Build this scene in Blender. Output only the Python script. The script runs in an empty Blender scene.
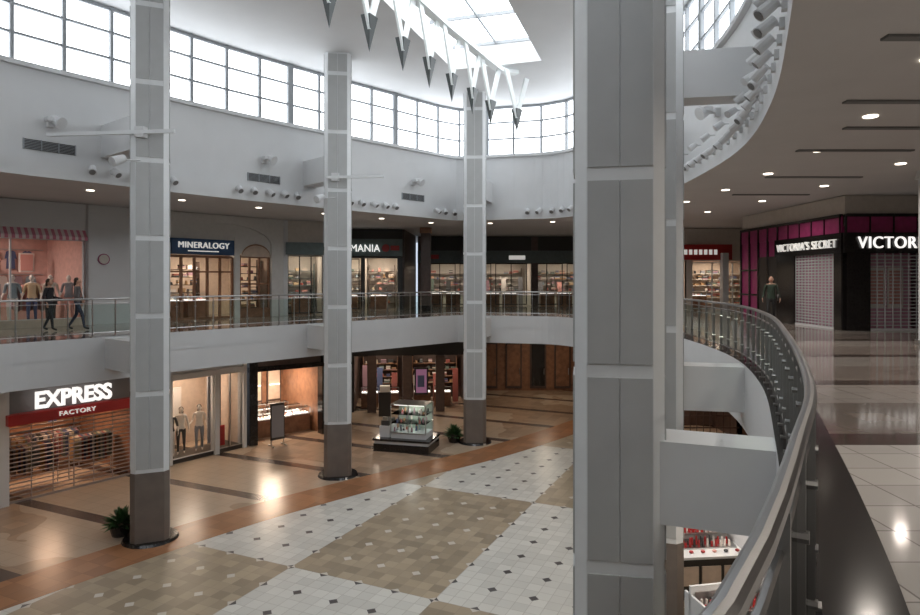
import bpy, math, random
from mathutils import Vector, Matrix
random.seed(7)
sc=bpy.context.scene
sc.view_settings.view_transform='Standard'
sc.view_settings.look='None'
EYE=6.8; UF=5.2; F=650.0; HZ=280.0; SB=4.0

# ---------------------------------------------------------------- materials
MATS={}
def mat(name,col=(.8,.8,.8),rough=.5,metal=0,emit=None,es=0,noise=0.0,spec=.5,nscale=6):
    if name in MATS: return MATS[name]
    m=bpy.data.materials.new(name); m.use_nodes=True
    nt=m.node_tree; p=nt.nodes['Principled BSDF']
    p.inputs['Base Color'].default_value=(*col,1); p.inputs['Roughness'].default_value=rough
    p.inputs['Metallic'].default_value=metal; p.inputs['Specular IOR Level'].default_value=spec
    if emit: 
        p.inputs['Emission Color'].default_value=(*emit,1); p.inputs['Emission Strength'].default_value=es
    if noise>0:
        g=nt.nodes.new('ShaderNodeNewGeometry'); n=nt.nodes.new('ShaderNodeTexNoise'); n.inputs['Scale'].default_value=nscale
        n.inputs['Detail'].default_value=3
        nt.links.new(g.outputs['Position'],n.inputs['Vector'])
        r=nt.nodes.new('ShaderNodeValToRGB')
        r.color_ramp.elements[0].color=(*[c*(1-noise) for c in col],1); r.color_ramp.elements[0].position=.3
        r.color_ramp.elements[1].color=(*[min(1,c*(1+noise)) for c in col],1); r.color_ramp.elements[1].position=.7
        nt.links.new(n.outputs['Fac'],r.inputs['Fac']); nt.links.new(r.outputs['Color'],p.inputs['Base Color'])
    MATS[name]=m; return m
def glassmat(name,tint=(.85,.95,.92),refl=.12):
    m=bpy.data.materials.new(name); m.use_nodes=True; nt=m.node_tree
    for n in list(nt.nodes):
        if n.type!='OUTPUT_MATERIAL': nt.nodes.remove(n)
    o=[n for n in nt.nodes if n.type=='OUTPUT_MATERIAL'][0]
    t=nt.nodes.new('ShaderNodeBsdfTransparent'); t.inputs[0].default_value=(*tint,1)
    g=nt.nodes.new('ShaderNodeBsdfGlossy'); g.inputs['Roughness'].default_value=.03
    lw=nt.nodes.new('ShaderNodeLayerWeight'); lw.inputs['Blend'].default_value=refl
    mx=nt.nodes.new('ShaderNodeMixShader'); nt.links.new(lw.outputs['Fresnel'],mx.inputs[0])
    nt.links.new(t.outputs[0],mx.inputs[1]); nt.links.new(g.outputs[0],mx.inputs[2]); nt.links.new(mx.outputs[0],o.inputs[0])
    return m
class NB:
    def __init__(s,name,rough=.2,spec=.5):
        s.m=bpy.data.materials.new(name); s.m.use_nodes=True; s.nt=s.m.node_tree
        s.p=s.nt.nodes['Principled BSDF']; s.p.inputs['Roughness'].default_value=rough; s.p.inputs['Specular IOR Level'].default_value=spec
        g=s.nt.nodes.new('ShaderNodeNewGeometry'); sp=s.nt.nodes.new('ShaderNodeSeparateXYZ'); s.nt.links.new(g.outputs['Position'],sp.inputs[0])
        s.pos=g.outputs['Position']; s.x=sp.outputs[0]; s.y=sp.outputs[1]; s.z=sp.outputs[2]
    def M(s,op,a,b=0.0,c=None):
        n=s.nt.nodes.new('ShaderNodeMath'); n.operation=op
        for i,v in enumerate((a,b) if c is None else (a,b,c)):
            if isinstance(v,(int,float)): n.inputs[i].default_value=v
            else: s.nt.links.new(v,n.inputs[i])
        return n.outputs[0]
    def mix(s,f,a,b):
        n=s.nt.nodes.new('ShaderNodeMix'); n.data_type='RGBA'
        if isinstance(f,(int,float)): n.inputs[0].default_value=f
        else: s.nt.links.new(f,n.inputs[0])
        for i,v in ((6,a),(7,b)):
            if isinstance(v,tuple): n.inputs[i].default_value=(*v,1)
            else: s.nt.links.new(v,n.inputs[i])
        return n.outputs[2]
    def rot(s,ux,uy):
        return s.M('ADD',s.M('MULTIPLY',s.x,ux),s.M('MULTIPLY',s.y,uy))
    def cellnoise(s,a,b):
        c=s.nt.nodes.new('ShaderNodeCombineXYZ'); s.nt.links.new(a,c.inputs[0]); s.nt.links.new(b,c.inputs[1])
        w=s.nt.nodes.new('ShaderNodeTexWhiteNoise'); s.nt.links.new(c.outputs[0],w.inputs[0]); return w.outputs[0]
    def noise(s,scale):
        n=s.nt.nodes.new('ShaderNodeTexNoise'); n.inputs['Scale'].default_value=scale; n.inputs['Detail'].default_value=4
        s.nt.links.new(s.pos,n.inputs['Vector']); return n.outputs['Fac']
    def out(s,c): s.nt.links.new(c,s.p.inputs['Base Color']); return s.m
def gridlines(n,a,b,s,w):
    fa=n.M('FRACT',n.M('DIVIDE',a,s)); fb=n.M('FRACT',n.M('DIVIDE',b,s))
    return n.M('MAXIMUM',n.M('LESS_THAN',fa,w),n.M('LESS_THAN',fb,w))
def var(n,a,b,s,col,amt):
    c=n.cellnoise(n.M('FLOOR',n.M('DIVIDE',a,s)),n.M('FLOOR',n.M('DIVIDE',b,s)))
    lo=tuple(x*(1-amt) for x in col); hi=tuple(min(1,x*(1+amt)) for x in col)
    return n.mix(c,lo,hi)
def mk_checker():
    n=NB('checker_marble',.3,.45)
    u=n.M('SUBTRACT',n.rot(.42,.907),12.29); v=n.M('ADD',n.rot(.907,-.42),10.1)
    cu=n.M('FLOOR',n.M('DIVIDE',u,6.66)); cv=n.M('FLOOR',n.M('DIVIDE',v,3.8))
    odd=n.M('ABSOLUTE',n.M('MODULO',n.M('ADD',cu,cv),2))
    T=.317
    w=var(n,u,v,T,(.58,.565,.52),.08); be=var(n,u,v,T,(.33,.265,.185),.22)
    col=n.mix(odd,be,w)
    col=n.mix(n.M('MULTIPLY',gridlines(n,u,v,T,.04),.4),col,(.2,.16,.13))
    S=.95
    fu=n.M('ABSOLUTE',n.M('SUBTRACT',n.M('FRACT',n.M('ADD',n.M('DIVIDE',u,S),.5)),.5))
    fv=n.M('ABSOLUTE',n.M('SUBTRACT',n.M('FRACT',n.M('ADD',n.M('DIVIDE',v,S),.5)),.5))
    d=n.M('LESS_THAN',n.M('ADD',fu,fv),.125)
    dc=n.mix(odd,(.56,.52,.46),(.07,.06,.06))
    col=n.mix(d,col,dc)
    return n.out(col)
def mk_tan():
    n=NB('tan_marble',.25,.5)
    u=n.rot(.42,.907); v=n.rot(.907,-.42); T=.475
    col=var(n,u,v,T,(.33,.235,.165),.13)
    k=n.M('GREATER_THAN',n.noise(.12),.5)
    col=n.mix(n.M('MULTIPLY',k,.7),col,(.47,.38,.29))
    col=n.mix(n.M('MULTIPLY',gridlines(n,u,v,T,.03),.4),col,(.2,.14,.1))
    f=n.M('FRACT',n.M('DIVIDE',n.M('SUBTRACT',u,12.25),3.33))
    col=n.mix(n.M('LESS_THAN',f,.13),col,(.085,.06,.05))
    return n.out(col)
def mk_orange():
    n=NB('rust_marble',.27)
    u=n.rot(.42,.907); v=n.rot(.907,-.42); T=.475
    col=var(n,u,v,T,(.31,.145,.07),.14)
    col=n.mix(n.M('MULTIPLY',gridlines(n,u,v,T,.03),.4),col,(.12,.06,.03))
    return n.out(col)
def mk_upper():
    n=NB('gallery_tile',.09,.6)
    T=.46
    near=n.M('LESS_THAN',n.y,6.3)
    a=var(n,n.x,n.y,T,(.54,.51,.48),.06); b=var(n,n.x,n.y,T,(.24,.20,.175),.12)
    fy=n.M('FRACT',n.M('DIVIDE',n.M('SUBTRACT',n.y,6.3),3.6))
    b=n.mix(n.M('LESS_THAN',fy,.13),b,(.10,.075,.065))
    b=n.mix(n.M('GREATER_THAN',fy,.6),b,(.35,.31,.28))
    col=n.mix(near,b,a)
    col=n.mix(n.M('MULTIPLY',gridlines(n,n.x,n.y,T,.03),.6),col,(.12,.10,.09))
    return n.out(col)
CHK=mk_checker(); TAN=mk_tan(); ORG=mk_orange(); UFT=mk_upper()
WHITE=mat('painted_plaster',(.67,.68,.69),.6,noise=.02,nscale=1.5)
CEIL=mat('ceiling_paint',(.70,.71,.72),.7,noise=.02,nscale=1)
GCEIL=mat('gallery_ceiling_paint',(.62,.605,.60),.7,noise=.03,nscale=1)
COLW=mat('column_band_white',(.74,.76,.77),.45,noise=.02)
COLG=mat('column_panel_grey',(.45,.46,.46),.55,noise=.03,nscale=3)
SEAM=mat('seam_dark',(.2,.2,.2),.7)
BRONZE=mat('bronze_base',(.17,.14,.12),.35,noise=.1,nscale=3)
BLACK=mat('black_granite',(.015,.013,.013),.14,noise=.2,nscale=20)
DARK=mat('dark_paint',(.03,.027,.025),.35)
DBROWN=mat('dark_brown_panel',(.085,.055,.045),.35,noise=.15)
WOOD=mat('wood_panel',(.26,.13,.075),.35,noise=.25,nscale=4)
STEEL=mat('brushed_steel',(.50,.50,.50),.3,metal=1)
FRAME=mat('window_frame',(.30,.32,.34),.5)
GLASS=glassmat('glass',(.74,.85,.81),.25)
SGLASS=glassmat('shop_glass',(.93,.95,.95),.1)
DAY=mat('daylight_glazing',(.9,.95,1),.4,emit=(.94,.97,1.0),es=3.3)
SKYG=mat('skylight_glazing',(.9,.95,1),.4,emit=(.95,.98,1.0),es=3.9)
CAN=mat('downlight_lens',(1,1,1),.4,emit=(1,.88,.72),es=4)
WARM=mat('warm_wall',(.60,.48,.39),.6,noise=.08)
CREAM=mat('cream_wall',(.60,.56,.51),.6,noise=.05)
PINKW=mat('pink_wall',(.64,.42,.38),.6,noise=.1)
MAG=mat('magenta_panel',(.32,.035,.14),.3,noise=.15)
RED=mat('red_panel',(.42,.03,.03),.4)
NAVY=mat('navy_sign',(.02,.06,.14),.35)
TEAL=mat('teal_panel',(.12,.16,.16),.4,noise=.1)
LET=mat('sign_letter_white',(.9,.9,.9),.4,emit=(1,.97,.93),es=1.0)
LETD=mat('sign_letter_soft',(.85,.85,.82),.4,emit=(1,.97,.92),es=.4)
LITE=mat('shop_light_panel',(1,1,1),.4,emit=(1,.83,.66),es=3.5)
LITEW=mat('case_light',(1,1,1),.4,emit=(1,.95,.85),es=2.5)
SHUT=mat('shutter_metal',(.34,.30,.28),.4,metal=.3)
SHUTS=mat('shutter_silver',(.66,.66,.68),.4,metal=.1)
GREEN=mat('leaf_green',(.04,.10,.03),.5,noise=.4,nscale=15)
SOIL=mat('soil',(.05,.03,.02),.9)
MANN=mat('mannequin_white',(.75,.68,.62),.4)
PAL=[mat('goods_%d'%i,c,.5) for i,c in enumerate([(.35,.1,.08),(.55,.48,.36),(.08,.1,.2),(.65,.6,.56),(.25,.25,.27),(.15,.2,.17),(.4,.24,.12),(.35,.2,.24),(.05,.05,.05)])]
PALW=[mat('goodsw_%d'%i,c,.5) for i,c in enumerate([(.65,.32,.28),(.6,.52,.45),(.75,.7,.66),(.35,.25,.28),(.25,.32,.36),(.65,.48,.3)])]

# ---------------------------------------------------------------- mesh builder
class MB:
    def __init__(s,name,A=None,B=None,z0=0):
        s.name=name; s.v=[]; s.f=[]; s.mi=[]; s.mats=[]; s.M=Matrix.Identity(4); s.L=0; s.kids=[]
        if A is not None:
            d=Vector((B[0]-A[0],B[1]-A[1])); s.L=d.length; d/=s.L
            s.M=Matrix(((d.x,-d.y,0,A[0]),(d.y,d.x,0,A[1]),(0,0,1,z0),(0,0,0,1)))
    def k(s,m):
        if m not in s.mats: s.mats.append(m)
        return s.mats.index(m)
    def face(s,pts,m):
        b=len(s.v); s.v+= [tuple(s.M@Vector(p)) for p in pts]; s.f.append(tuple(range(b,b+len(pts)))); s.mi.append(s.k(m))
    def box(s,x0,x1,y0,y1,z0,z1,m,R=None):
        c=[(x,y,z) for z in (z0,z1) for y in (y0,y1) for x in (x0,x1)]
        if R is not None: c=[tuple(R@Vector(p)) for p in c]
        b=len(s.v); s.v+=[tuple(s.M@Vector(p)) for p in c]
        for q in ((0,2,3,1),(4,5,7,6),(0,1,5,4),(2,6,7,3),(0,4,6,2),(1,3,7,5)):
            s.f.append(tuple(b+i for i in q)); s.mi.append(s.k(m))
    def cyl(s,p0,p1,r0,r1,m,n=12,caps=True):
        p0=Vector(p0);p1=Vector(p1); d=(p1-p0).normalized()
        a=d.orthogonal().normalized(); c=d.cross(a)
        b=len(s.v)
        for p,r in ((p0,r0),(p1,r1)):
            for i in range(n):
                t=2*math.pi*i/n; s.v.append(tuple(s.M@(p+a*math.cos(t)*r+c*math.sin(t)*r)))
        for i in range(n):
            j=(i+1)%n; s.f.append((b+i,b+j,b+n+j,b+n+i)); s.mi.append(s.k(m))
        if caps:
            s.f.append(tuple(b+n-1-i for i in range(n))); s.mi.append(s.k(m))
            s.f.append(tuple(b+n+i for i in range(n))); s.mi.append(s.k(m))
    def tube(s,path,r,m,n=8,closed=True):
        N=len(path); b=len(s.v)
        for i,p in enumerate(path):
            q=Vector(path[(i+1)%N] if (closed or i<N-1) else p); o=Vector(path[i-1] if (closed or i>0) else p)
            d=(q-o).normalized(); a=d.cross(Vector((0,0,1))).normalized(); c=a.cross(d)
            for k in range(n):
                t=2*math.pi*k/n; s.v.append(tuple(s.M@(Vector(p)+a*math.cos(t)*r+c*math.sin(t)*r)))
        for i in range(N if closed else N-1):
            j=(i+1)%N
            for k in range(n):
                l=(k+1)%n; s.f.append((b+i*n+k,b+i*n+l,b+j*n+l,b+j*n+k)); s.mi.append(s.k(m))
    def strip(s,pa,pb,m,closed=True):
        N=len(pa); b=len(s.v)
        s.v+=[tuple(s.M@Vector(p)) for p in pa]+[tuple(s.M@Vector(p)) for p in pb]
        for i in range(N if closed else N-1):
            j=(i+1)%N; s.f.append((b+i,b+j,b+N+j,b+N+i)); s.mi.append(s.k(m))
    def prism(s,poly,z0,z1,m,R=None):
        n=len(poly); lo=[(p[0],p[1],z0) for p in poly]; hi=[(p[0],p[1],z1) for p in poly]
        b=len(s.v); s.v+=[tuple(s.M@Vector(p)) for p in lo+hi]
        for i in range(n):
            j=(i+1)%n; s.f.append((b+i,b+j,b+n+j,b+n+i)); s.mi.append(s.k(m))
        s.f.append(tuple(b+n-1-i for i in range(n))); s.mi.append(s.k(m))
        s.f.append(tuple(b+n+i for i in range(n))); s.mi.append(s.k(m))
    def ball(s,c,r,m,nu=12,nv=8):
        b=len(s.v); c=Vector(c)
        for j in range(nv+1):
            ph=math.pi*j/nv
            for i in range(nu):
                t=2*math.pi*i/nu
                s.v.append(tuple(s.M@(c+Vector((r[0]*math.sin(ph)*math.cos(t),r[1]*math.sin(ph)*math.sin(t),r[2]*math.cos(ph))))))
        for j in range(nv):
            for i in range(nu):
                k=(i+1)%nu; s.f.append((b+j*nu+i,b+(j+1)*nu+i,b+(j+1)*nu+k,b+j*nu+k)); s.mi.append(s.k(m))
    def done(s,smooth=False):
        me=bpy.data.meshes.new(s.name); me.from_pydata(s.v,[],s.f)
        for m in s.mats: me.materials.append(m)
        me.polygons.foreach_set('material_index',s.mi)
        if smooth: me.polygons.foreach_set('use_smooth',[True]*len(s.f))
        me.update(); o=bpy.data.objects.new(s.name,me); sc.collection.objects.link(o)
        for k in s.kids: k.parent=o
        s.o=o; return o
    def text(s,txt,x0,x1,y,z0,z1,m,bold=.012,sp=1.0):
        cu=bpy.data.curves.new('sign_letters','FONT'); cu.body=txt; cu.extrude=.03; cu.offset=bold; cu.size=1
        cu.align_x='LEFT'; cu.space_character=sp
        o=bpy.data.objects.new('sign_letters',cu); sc.collection.objects.link(o); cu.materials.append(m)
        bpy.context.view_layer.update()
        xs=[c[0] for c in o.bound_box]; ys=[c[1] for c in o.bound_box]
        w=max(xs)-min(xs); h=max(ys)-min(ys)
        sx=(x1-x0)/w; sy=(z1-z0)/h
        T=s.M@Matrix.Translation((x0-min(xs)*sx,y,z0-min(ys)*sy))@Matrix.Rotation(math.pi/2,4,'X')@Matrix.Diagonal((sx,sy,1,1))
        o.matrix_world=T; s.kids.append(o)
    def light(s,x,y,z,size,power,col=(1,.8,.6)):
        l=bpy.data.lights.new('shop_lamp','AREA'); l.size=size; l.energy=power; l.color=col; l.shape='DISK'
        o=bpy.data.objects.new('ceiling_lamp',l); sc.collection.objects.link(o)
        o.matrix_world=s.M@Matrix.Translation((x,y,z)); s.kids.append(o)

# ---------------------------------------------------------------- atrium outline
CP=[(0.42,1.03),(-.12,.45),(-.9,-.25),(-2.5,-1.3),(-5.5,-2.2),(-9,-1.2),(-12,1.5),(-13.6,5),(-13.8,9),(-12.9,13),(-11.4,16.2),(-9.9,18.3),(-7.8,21.2),(-5.2,24.2),(-2.6,26.9),(-.45,29.15),(.05,29.4),(2.2,28.9),(4.3,28.1),(5.6,25.2),(6.2,21),(6.15,17),(5.7,13.3),(4.65,9.8),(3.17,6.3),(1.85,3.45),(1.12,2.15)]
def catmull(P,closed=True,k=20):
    r=[];N=len(P)
    for i in range(N if closed else N-1):
        g=lambda j:Vector(P[j%N]) if closed else Vector(P[max(0,min(N-1,j))])
        p0,p1,p2,p3=g(i-1),g(i),g(i+1),g(i+2)
        for t in range(k):
            t/=k; r.append(.5*((2*p1)+(p2-p0)*t+(2*p0-5*p1+4*p2-p3)*t*t+(3*p1-p0-3*p2+p3)*t**3))
    if not closed: r.append(Vector(P[-1]))
    return r
def resample(P,step,closed=True):
    if closed: P=P+[P[0]]
    L=[0]
    for a,b in zip(P,P[1:]): L.append(L[-1]+(b-a).length)
    n=max(2,round(L[-1]/step)); out=[];j=0
    for i in range(n if closed else n+1):
        t=L[-1]*i/n
        while j<len(P)-2 and L[j+1]<t: j+=1
        f=(t-L[j])/max(1e-9,L[j+1]-L[j]); out.append(P[j].lerp(P[j+1],f))
    return out
E=resample(catmull(CP),.32); NE=len(E)
def nrm(P,i):
    d=(P[(i+1)%len(P)]-P[i-1]).normalized(); return Vector((-d.y,d.x))
NO=[nrm(E,i) for i in range(NE)]
def off(d,z): return [(E[i].x+NO[i].x*d,E[i].y+NO[i].y*d,z) for i in range(NE)]
CC=Vector((-4,13))
def far(z,R=34): 
    r=[]
    for e in E:
        d=(e-CC).normalized()*R; r.append((CC.x+d.x,CC.y+d.y,z))
    return r
def px(p): return 460+F*p.x/p.y if p.y>.5 else -9999
def e_at(p,side='L'):
    best=None
    for i,e in enumerate(E):
        if e.y<12 : continue
        if side=='L' and NO[i].y<0.2 and e.x>3: continue
        d=abs(px(e)-p)
        if best is None or d<best[0]: best=(d,i)
    return best[1]
UO=.17

# ---------------------------------------------------------------- floors / slabs / ceilings
b=MB('floor')
b.face([(-45,-25,0),(40,-25,0),(40,55,0),(-45,55,0)],TAN)
band=catmull([(-16,2),(-13.5,8.6),(-9.8,13.9),(-6.2,18.5),(-2.2,22.4),(1.2,25.4),(4.5,29),(8,33.5)],False,8)
bn=[]
for i,p in enumerate(band):
    a=band[max(0,i-1)];c=band[min(len(band)-1,i+1)];d=(c-a).normalized(); bn.append(Vector((-d.y,d.x)))
b.strip([(p.x+n.x*.85,p.y+n.y*.85,.006) for p,n in zip(band,bn)],[(p.x-n.x*.62,p.y-n.y*.62,.006) for p,n in zip(band,bn)],ORG,False)
inner=[(p.x-n.x*.6,p.y-n.y*.6,.004) for p,n in zip(band,bn)]
b.strip(inner,[(p[0]*0+7.6,min(p[1],33) if p[1]>-9 else -9,.004) for p in inner],CHK,False)
b.done()
b=MB('gallery_floor')
b.strip(off(-.1,UF),far(UF),UFT); b.strip(off(-.1,UF+.012),off(.42,UF+.012),BLACK)
b.strip(off(-.1,SB),off(-.1,UF+.012),WHITE)
b.strip(far(SB),off(-.1,SB),GCEIL)
b.strip(off(-.12,4.68),off(-.12,4.70),WHITE)
b.done()
b=MB('gallery_ceiling')
b.strip(far(9.5),off(UO-.12,9.5),GCEIL)
b.strip(off(UO-.12,9.5),off(UO-.12,10.0),WHITE); b.strip(off(UO-.12,10.0),off(UO,10.0),WHITE)
b.strip(off(UO,10.0),off(UO,12.3),WHITE); b.strip(off(UO-.12,12.3),off(UO-.12,12.42),WHITE); b.strip(off(UO,12.3),off(UO-.12,12.3),WHITE); b.strip(off(UO-.12,12.42),off(UO+.2,12.42),WHITE)
for X0,X1,Y in ((5.8,8.0,9.8),(7.0,9.4,13.5),(6.8,9,11.5),(8,10.5,17),(4.7,6.4,7.2),(8.6,11,20.5)):
    b.box(X0,X1,Y-.07,Y+.07,9.47,9.52,SEAM)
b.done()
# downlights
b=MB('recessed_downlights')
ring=resample([Vector(p[:2]) for p in off(1.7,0)],3.0)
ring2=resample([Vector(p[:2]) for p in off(4.2,0)],3.6)
def downlamp(p,z,e,par,col=(1,.84,.68),size=.45,spread=2.6):
    l=bpy.data.lights.new('downlight','AREA'); l.shape='DISK'; l.size=size; l.energy=e; l.color=col; l.spread=spread
    o=bpy.data.objects.new('downlight_lamp',l); sc.collection.objects.link(o); o.location=(p[0],p[1],z-.03); par.kids.append(o)
for k,p in enumerate(ring):
    if p.x<-16: continue
    for z in (SB,9.5):
        right=p.x>4
        b.cyl((p.x,p.y,z-.02),(p.x,p.y,z+.01),.11,.11,CAN,10)
        if z<5 and k%2==0: downlamp(p,z,20,b,(1,.8,.6),.5)
        if z>5 and k%2==1: downlamp(p,z,50 if right else 18,b,(1,.9,.8),.24)
for k,p in enumerate(ring2):
    if p.x<-16 or p.y>32 and p.x<-5: continue
    if p.x>0 and p.y<32: b.cyl((p.x,p.y,9.48),(p.x,p.y,9.51),.11,.11,CAN,10)
    if p.x>5 and k%2 and p.y<30: downlamp(p,9.5,50,b,(1,.9,.8),.24)
    if p.y>22 and k%2: downlamp(p,SB,22,b,(1,.8,.6),.5)
b.done()
# clerestory windows
W=resample([Vector(p[:2]) for p in off(UO+.05,0)],1.25)
b=MB('window_clerestory')
zs,zt=12.4,14.6
WN=[nrm(W,i) for i in range(len(W))]
b.strip([(p.x+n.x*.06,p.y+n.y*.06,zs) for p,n in zip(W,WN)],[(p.x+n.x*.06,p.y+n.y*.06,zt) for p,n in zip(W,WN)],DAY)
for i,p in enumerate(W):
    q=W[(i+1)%len(W)]; d=(q-p); L=d.length; d/=L
    M=Matrix(((d.x,-d.y,0,p.x),(d.y,d.x,0,p.y),(0,0,1,0),(0,0,0,1)))
    b.M=M; w=.11 if i%4==0 else .045
    b.box(-w,w,-.06,.05,zs,zt,FRAME)
    for z,h in ((zs,.08),(zs+.73,.06),(zs+1.47,.06),(zt-.06,.1)): b.box(0,L,-.04,.05,z-h/2,z+h/2,FRAME)
b.done()
# roof ceiling with skylight opening
su=Vector((.3,.954)); sv=Vector((.954,-.3)); sk0=Vector((-.25,24.1)); skw=3.3; skl=15
def S(u,v): p=sk0-su*u+sv*v; return (p.x,p.y)
b=MB('ceiling')
us=[-30,0,skl,45]; vs=[-30,0,skw,30]
for i in range(3):
    for j in range(3):
        if i==1 and j==1: continue
        q=[S(us[i],vs[j]),S(us[i],vs[j+1]),S(us[i+1],vs[j+1]),S(us[i+1],vs[j])]
        b.face([(p[0],p[1],14.6) for p in q],CEIL)
c=[S(0,0),S(0,skw),S(skl,skw),S(skl,0)]
b.strip([(p[0],p[1],14.6) for p in c],[(p[0],p[1],15.5) for p in c],CEIL)
b.done()
b=MB('skylight')
b.face([(p[0],p[1],15.5) for p in c],SKYG)
def bar(p,q,z,w,h,m):
    p=Vector(p);q=Vector(q); d=(q-p); L=d.length; d/=L
    b.M=Matrix(((d.x,-d.y,0,p.x),(d.y,d.x,0,p.y),(0,0,1,z),(0,0,0,1))); b.box(0,L,-w/2,w/2,-h/2,h/2,m)
for k in range(0,7): bar(S(k*skl/6,0),S(k*skl/6,skw),15.42,.06,.12,FRAME)
for k in range(1,2): bar(S(0,k*skw/2),S(skl,k*skw/2),15.42,.06,.12,FRAME)
b.done()
# ---------------------------------------------------------------- columns
def column(X,Y,rot):
    b=MB('atrium_column'); R=Matrix.Translation((X,Y,0))@Matrix.Rotation(rot,4,'Z'); b.M=R
    a=.45;c=.12
    def oct(a,c): return [(a,-a+c),(a,a-c),(a-c,a),(-a+c,a),(-a,a-c),(-a,-a+c),(-a+c,-a),(a-c,-a)]
    b.prism(oct(a,c),1.85,14.6,COLW)
    b.prism(oct(a+.015,c),0.06,1.85,BRONZE)
    b.cyl((0,0,0),(0,0,.07),.7,.66,BLACK,28)
    z=1.95
    while z<14.4:
        z1=min(z+1.86,14.55)
        for q in range(4):
            b.M=R@Matrix.Rotation(q*math.pi/2,4,'Z')
            b.box(-a+c+.01,-.005,-a-.018,-a+.01,z,z1,COLG); b.box(.005,a-c-.01,-a-.018,-a+.01,z,z1,COLG)
        b.M=R
        z+=2.0
    P=Vector((X,Y)); j=min(range(NE),key=lambda i:(E[i]-P).length); d=(E[j]-P); L=d.length; d/=L
    b.M=Matrix(((d.x,-d.y,0,X),(d.y,d.x,0,Y),(0,0,1,0),(0,0,0,1)))
    b.box(.35,L+.05,-.3,.3,4.33,5.17,WHITE); b.box(.35,L+.02+UO,-.3,.3,10.25,11.15,WHITE)
    b.done()
COLS=[(-8.14,17.1,.4),(-4.26,22.7,.15),(.63,27.3,-.06),(1.7,7.02,-.185),(3.87,12.7,-.3),(5.0,19.1,-.2),(-11.6,12,-.6),(-11.8,6,0)]
for cx in COLS: column(*cx)
# ---------------------------------------------------------------- railing
b=MB('gallery_railing')
def rl(d,z): return off(d,z)
b.tube(rl(0,UF+1.07),.027,STEEL,12); b.tube(rl(0,UF+.95),.012,STEEL,6); b.tube(rl(0,UF+.13),.014,STEEL,6)
b.strip(rl(0,UF+.15),rl(0,UF+.92),GLASS)
PR=resample(E,.62); PN=[nrm(PR,i) for i in range(len(PR))]
for p,n in zip(PR,PN):
    t=Vector((n.y,-n.x)); b.M=Matrix(((t.x,n.x,0,p.x),(t.y,n.y,0,p.y),(0,0,1,UF),(0,0,0,1)))
    b.box(-.008,.008,-.025,.025,.0,1.05,STEEL); b.box(-.04,.04,-.05,.05,0.01,.03,STEEL)
    for z in (.3,.78): b.cyl((0,-.035,z),(0,.035,z),.022,.022,STEEL,8)
b.done()
# ---------------------------------------------------------------- wall spotlights
b=MB('wall_spotlights')
SP=resample([Vector(p[:2]) for p in off(UO-.12,0)],.58); SN=[nrm(SP,i) for i in range(len(SP))]
for i,(p,n) in enumerate(zip(SP,SN)):
    right = p.x>0 and p.y<24
    if not right and (i%8 in (5,6,7)): continue
    t=Vector((n.y,-n.x)); b.M=Matrix(((t.x,n.x,0,p.x),(t.y,n.y,0,p.y),(0,0,1,0),(0,0,0,1)))
    z=9.85; k=.8 if right else 1.05
    b.box(-.05,.05,-.06,.02,z-.06,z+.06,WHITE)
    b.cyl((0,-.05,z),(0,-.18,z),.02,.02,WHITE,6)
    tl=random.uniform(-.12,.12)
    b.cyl((0,-.12,z+.05),(tl,-.29,z-.11),.085*k,.1*k,WHITE,10); b.cyl((tl*.98,-.285,z-.105),(tl*1.02,-.295,z-.115),.08*k,.08*k,SEAM,10)
    if right and i%2:
        b.cyl((.0,-.14,z+.42),(-tl,-.3,z+.3),.085*k,.1*k,WHITE,10); b.cyl((0,0,z+.4),(0,-.2,z+.4),.02,.02,WHITE,6)
b.done()
def wallM(i):
    e=E[i]; n=NO[i]; t=Vector((n.y,-n.x)); return Matrix(((t.x,n.x,0,e.x+n.x*UO),(t.y,n.y,0,e.y+n.y*UO),(0,0,1,0),(0,0,0,1)))
for p in (46,263,413):
    i=e_at(p); b=MB('air_vent_grille'); b.M=wallM(i)
    b.box(-.62,.62,-.03,.02,10.2,10.46,DARK)
    for k in range(6): b.box(-.6,.6,-.05,-.02,10.22+k*.04,10.232+k*.04,FRAME)
    for k in range(4): b.box(-.63+k*.415,-.6+k*.415,-.05,0,10.19,10.47,FRAME)
    b.done()
for p,z in ((50,10.95),(265,10.95),(415,10.95),(700,10.8)):
    i=e_at(p) if p<600 else min(range(NE),key=lambda i:(E[i]-Vector((5.9,15.6))).length)
    b=MB('wall_speaker_cam'); b.M=wallM(i)  # white speaker/camera unit on the wall, gives no light
    b.box(-.08,.08,-.12,.02,z-.1,z+.1,WHITE); b.cyl((0,-.1,z),(0,-.3,z),.03,.03,WHITE,8)
    b.cyl((.0,-.22,z+.1),(.1,-.5,z-.05),.1,.16,WHITE,14); b.box(-.2,.2,-.42,-.2,z,z+.1,WHITE)
    b.done()
for X,Y,z,x0,x1 in ((-8.14,16.5,10.55,-2.55,.95),(-4.26,22.15,10.3,-.3,1.7)):
    b=MB('lighting_arm'); b.M=Matrix.Translation((X,Y,z))@Matrix.Rotation(-.12,4,'Z')
    b.box(x0,x1,-.04,.04,-.04,.05,COLW)
    b.box(-.12,.12,-.03,.25,-.12,.15,WHITE)
    b.cyl((-.45,0,-.7),(0,.05,-.7),.015,.015,WHITE,6); b.cyl((-.45,.05,-.64),(-.57,-.25,-.78),.1,.13,WHITE,12)
    b.done()
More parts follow.
